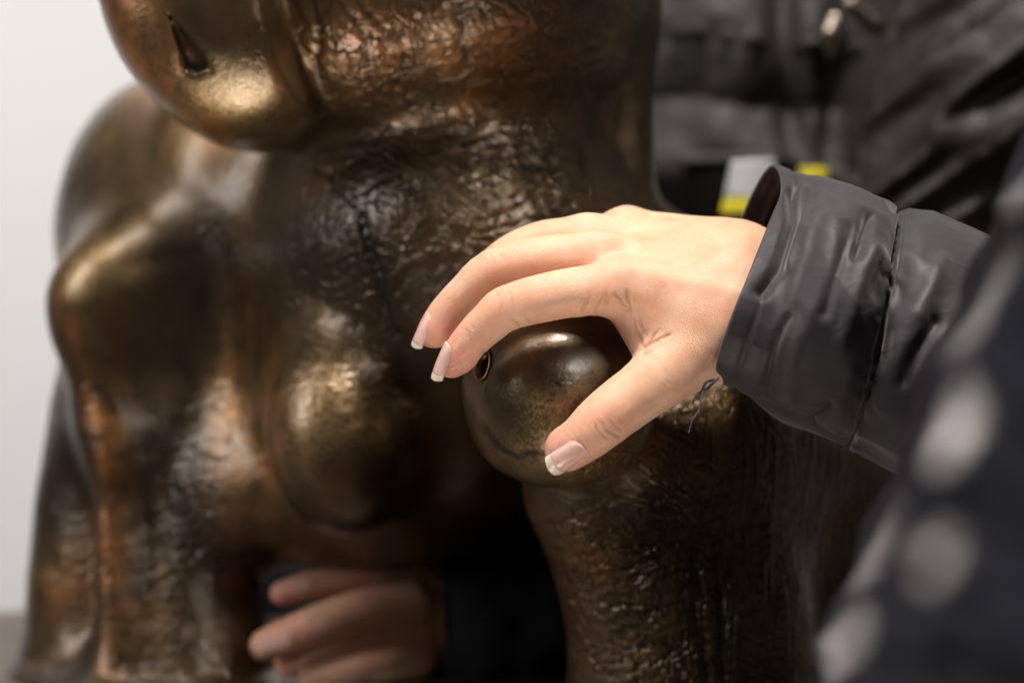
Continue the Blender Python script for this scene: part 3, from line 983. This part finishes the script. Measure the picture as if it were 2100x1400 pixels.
thread('loose_thread', [(1460, 786, .722), (1445, 798, .716), (1430, 808, .716), (1421, 826, .717)], .0004, SLEEVE, M_seam)
thread('loose_thread', [(1468, 778, .722), (1448, 784, .715), (1440, 800, .715), (1428, 820, .716)], .0006, SLEEVE, M_seam)

# ------------------------------------------------------------------ the person close to the camera
def build_near_person():
    n0 = np.array([0.929, 0, -0.371])
    y0 = 0.56
    def edge(px, py):
        return W(px, py, y0)
    rings = []
    pts = [(2430, -450, .09), (2270, -50, .08), (2110, 340, .072), (1990, 640, .075), (1885, 900, .08), (1785, 1150, .083), (1685, 1400, .087), (1565, 1700, .09), (1445, 2000, .095)]
    for x, y, r in pts:
        c = edge(x, y) + n0 * r
        out = []
        for k in range(16):
            a = 2 * math.pi * k / 16
            out.append(c - n0 * r * math.cos(a) + np.array([0, -1, 0]) * r * 0.85 * math.sin(a))
        rings.append(out)
    nu, nv = 220, 320
    T = tube(rings, nu, nv)
    nrm = tube_normals(T)
    v = np.linspace(0, len(rings) - 1, nv)[:, None] + 0 * T[:, :, 0]
    u = np.linspace(0, 1, nu, endpoint=False)[None] + 0 * v
    cu, su = np.cos(2 * np.pi * u), np.sin(2 * np.pi * u)
    base = np.stack([cu * 1.2, su * 1.2, v * 0.55], -1).reshape(-1, 3)
    f1 = (1 - 2 * np.abs(noise(base * np.array([1.5, 1.5, 2.0]) + 5))).reshape(u.shape)
    f2 = fbm(base * 2.6 + 9, 2).reshape(u.shape)
    disp = 0.004 * f1 + 0.003 * f2
    root = empty('person', W(2000, 1700, 0.56))
    tag(root, 'person nearest the camera, out of focus slate jacket filling the lower right', 'person')
    mesh_obj('jacket', (T + nrm * disp[..., None]).reshape(-1, 3), grid_faces(nv, nu), M_near, root)
build_near_person()

# ------------------------------------------------------------------ the person behind the sculpture
def build_far_person():
    root = empty('person', W(1800, 1500, 1.2))
    tag(root, 'person behind the bronze in black padded jacket, fingers curled under its belly', 'person')
    def body(p):
        d = ell(p, W(1720, 300, 1.27), (0.20, 0.125, 0.42))
        arm = smin(rcone(p, W(2380, -420, 1.16), W(2080, 180, 1.10), .085, .072), rcone(p, W(2080, 180, 1.10), W(1790, 520, 1.10), .072, .055), 0.02)
        return smin(d, arm, 0.012)
    V, Q, N = mesh_sdf(body, (0.04, 0.98, ZC - 0.28), (0.48, 1.42, ZC + 0.36), 0.0034)
    px, py = project(V)
    disp = 0.006 * fbm(V * 16, 3)
    # quilting seams on the chest, drag folds on the sleeve
    chest = sstep(1790, 1700, px + 0.35 * (py - 250))
    for yy in (-330, -70, 195, 455, 715):
        d = np.abs(py - yy - 0.05 * (px - 1400) - 10 * fbm(V * 20, 2))
        disp += chest * (0.011 * np.minimum(d / 100, 1.0) ** 0.6 * (d < 135) - 0.006)
    disp -= 0.011 * np.exp(-((px - 1605 - 0.10 * (py - 100) - 14 * noise(V * 14)) / 34) ** 2) * sstep(430, 200, py) * sstep(-200, 0, py)
    disp -= 0.012 * np.exp(-((px - 1735 + 0.12 * (py - 100)) / 36) ** 2)
    t = (px + 1.45 * py)
    c = (px * 0.82 - py * -0.57)
    fold = noise(np.stack([(px * 0.56 + py * 0.83) / 62, (px * 0.83 - py * 0.56) / 420, 0 * px], 1) + 2)
    disp += 0.008 * (1 - chest) * (1 - 2.2 * np.abs(fold))
    V = V + N * disp[:, None]
    jacket = mesh_obj('jacket', V, Q, M_far, root)
    def skirt(p):
        return sell(p, W(1060, 1420, 1.32), (0.25, 0.11, 0.16), 3.0)
    V, Q, N = mesh_sdf(skirt, (-0.27, 1.18, ZC - 0.45), (0.27, 1.46, ZC + 0.02), 0.006)
    V = V + N * (0.008 * fbm(V * np.array([22, 22, 6]), 3))[:, None]
    mesh_obj('dark_garment', V, Q, M_navy, root)
    # arm that reaches down behind the bronze, and the hand below its belly
    def arm2(p):
        d = rcone(p, W(965, 1285, 1.005), W(1230, 1270, 1.03), .046, .055)
        d = smin(d, rcone(p, W(1230, 1270, 1.03), W(1600, 900, 1.14), .055, .07), .03)
        return smax(d, -(p - W(905, 1270, 1.0)) @ np.array([1, 0.0, 0.05]), 0.006)
    V, Q, N = mesh_sdf(arm2, (-0.09, 0.92, ZC - 0.26), (0.26, 1.26, ZC + 0.05), 0.003)
    V = V + N * (0.004 * fbm(V * 30, 3))[:, None]
    mesh_obj('sleeve', V, Q, M_navy, root)
    J2 = lambda x, y, dep, r: (W(x, y, dep), r * K * dep)
    fingers = [[J2(845, 1190, .985, 40), J2(760, 1186, .975, 37), J2(650, 1198, .968, 33), J2(580, 1216, .966, 26)],
               [J2(845, 1240, .968, 46), J2(740, 1252, .955, 44), J2(625, 1290, .945, 40), J2(545, 1322, .942, 33)],
               [J2(845, 1300, .972, 42), J2(760, 1318, .962, 40), J2(660, 1345, .956, 36), J2(590, 1362, .955, 28)],
               [J2(850, 1345, .970, 44), J2(790, 1362, .958, 42), J2(715, 1380, .950, 40), J2(645, 1392, .948, 32)]]
    def h2(p):
        d = rcone(p, W(850, 1200, .990), W(950, 1235, 1.0), .012, .020)
        for y0, dp in ((1250, .975), (1305, .978), (1350, .978)):
            d = smin(d, rcone(p, W(850, y0, dp), W(950, 1275, 1.0), .0105, .020), .008)
        f = None
        for c in fingers:
            e = chain(p, c)
            f = e if f is None else smin(f, e, .0012)
        return smin(d, f, .005)
    V, Q, N = mesh_sdf(h2, (-0.145, 0.90, ZC - 0.205), (0.0, 1.04, ZC - 0.085), 0.0012)
    px, py = project(V)
    red = np.clip(0.6 * np.exp(-((px - 560) / 60) ** 2) + 0.35 * np.exp(-((px - 740) / 40) ** 2) + 0.15 * fbm(V * 60, 2), 0, 1)
    mesh_obj('hand', V, Q, M_skin2, root, attrs={'red': red, 'crease': np.zeros(len(V))})
    nail(root, W(598, 1306, .9335), W(522, 1328, .9345), dirn(-.1, -.5) * 0.35 + tw, .010, .0075, M_nail2, M_nail2, 0.8)
    nail(root, W(640, 1192, .960), W(562, 1216, .961), dirn(-.1, -.5) * 0.45 + tw, .008, .006, M_nail2, M_nail2, 0.8)
    # badge and zip pull on the jacket
    def strip(name, corners, mat, parent, bow=0.004, thick=0.0025, n=14):
        A, B, C, D = [W(*q) for q in corners]
        Vv, F = [], []
        for layer in (0, 1):
            for j in range(n):
                for i in range(n):
                    s, t = i / (n - 1), j / (n - 1)
                    P = (A * (1 - s) + B * s) * (1 - t) + (D * (1 - s) + C * s) * t
                    P = P + np.array([0, -bow * 4 * s * (1 - s) + layer * thick, 0])
                    Vv.append(P)
        m = n * n
        for j in range(n - 1):
            for i in range(n - 1):
                q = (j * n + i, (j + 1) * n + i, (j + 1) * n + i + 1, j * n + i + 1)
                F += [q, tuple(k + m for k in q[::-1])]
        rim = list(range(n)) + [j * n + n - 1 for j in range(1, n)] + [(n - 1) * n + i for i in range(n - 2, -1, -1)] + [j * n for j in range(n - 2, 0, -1)]
        for i in range(len(rim)):
            b, c = rim[i], rim[(i + 1) % len(rim)]
            F.append((b, c, c + m, b + m))
        return mesh_obj(name, Vv, F, mat, parent)
    yb = 1.095
    bd = strip('badge', [(1500, 330, yb), (1590, 326, yb), (1590, 405, yb), (1486, 405, yb)], M_white, root)
    strip('badge_stripe', [(1484, 407, yb), (1590, 407, yb), (1590, 436, yb), (1478, 438, yb)], M_yellow, bd)
    strip('badge_tab', [(1640, 342, yb - .006), (1700, 344, yb - .006), (1700, 370, yb - .006), (1640, 368, yb - .006)], M_yellow, root)
    def zipper(p):
        d = rcone(p, W(1712, 45, 1.11), W(1725, 80, 1.11), .0065, .0055)
        d = smin(d, rcone(p, W(1700, 70, 1.107), W(1708, 110, 1.107), .006, .004), .003)
        return np.minimum(d, rcone(p, W(1745, 10, 1.12), W(1800, 50, 1.12), .006, .006))
    V, Q, N = mesh_sdf(zipper, (0.15, 1.08, ZC + 0.14), (0.23, 1.15, ZC + 0.22), 0.0014)
    mesh_obj('zip_pull', V, Q, M_metal, root)
M_nail2 = simple('nail_shade_painted', (0.46, 0.26, 0.20), 0.5).m  # darkened copy of the nail colour, shade painted in
build_far_person()
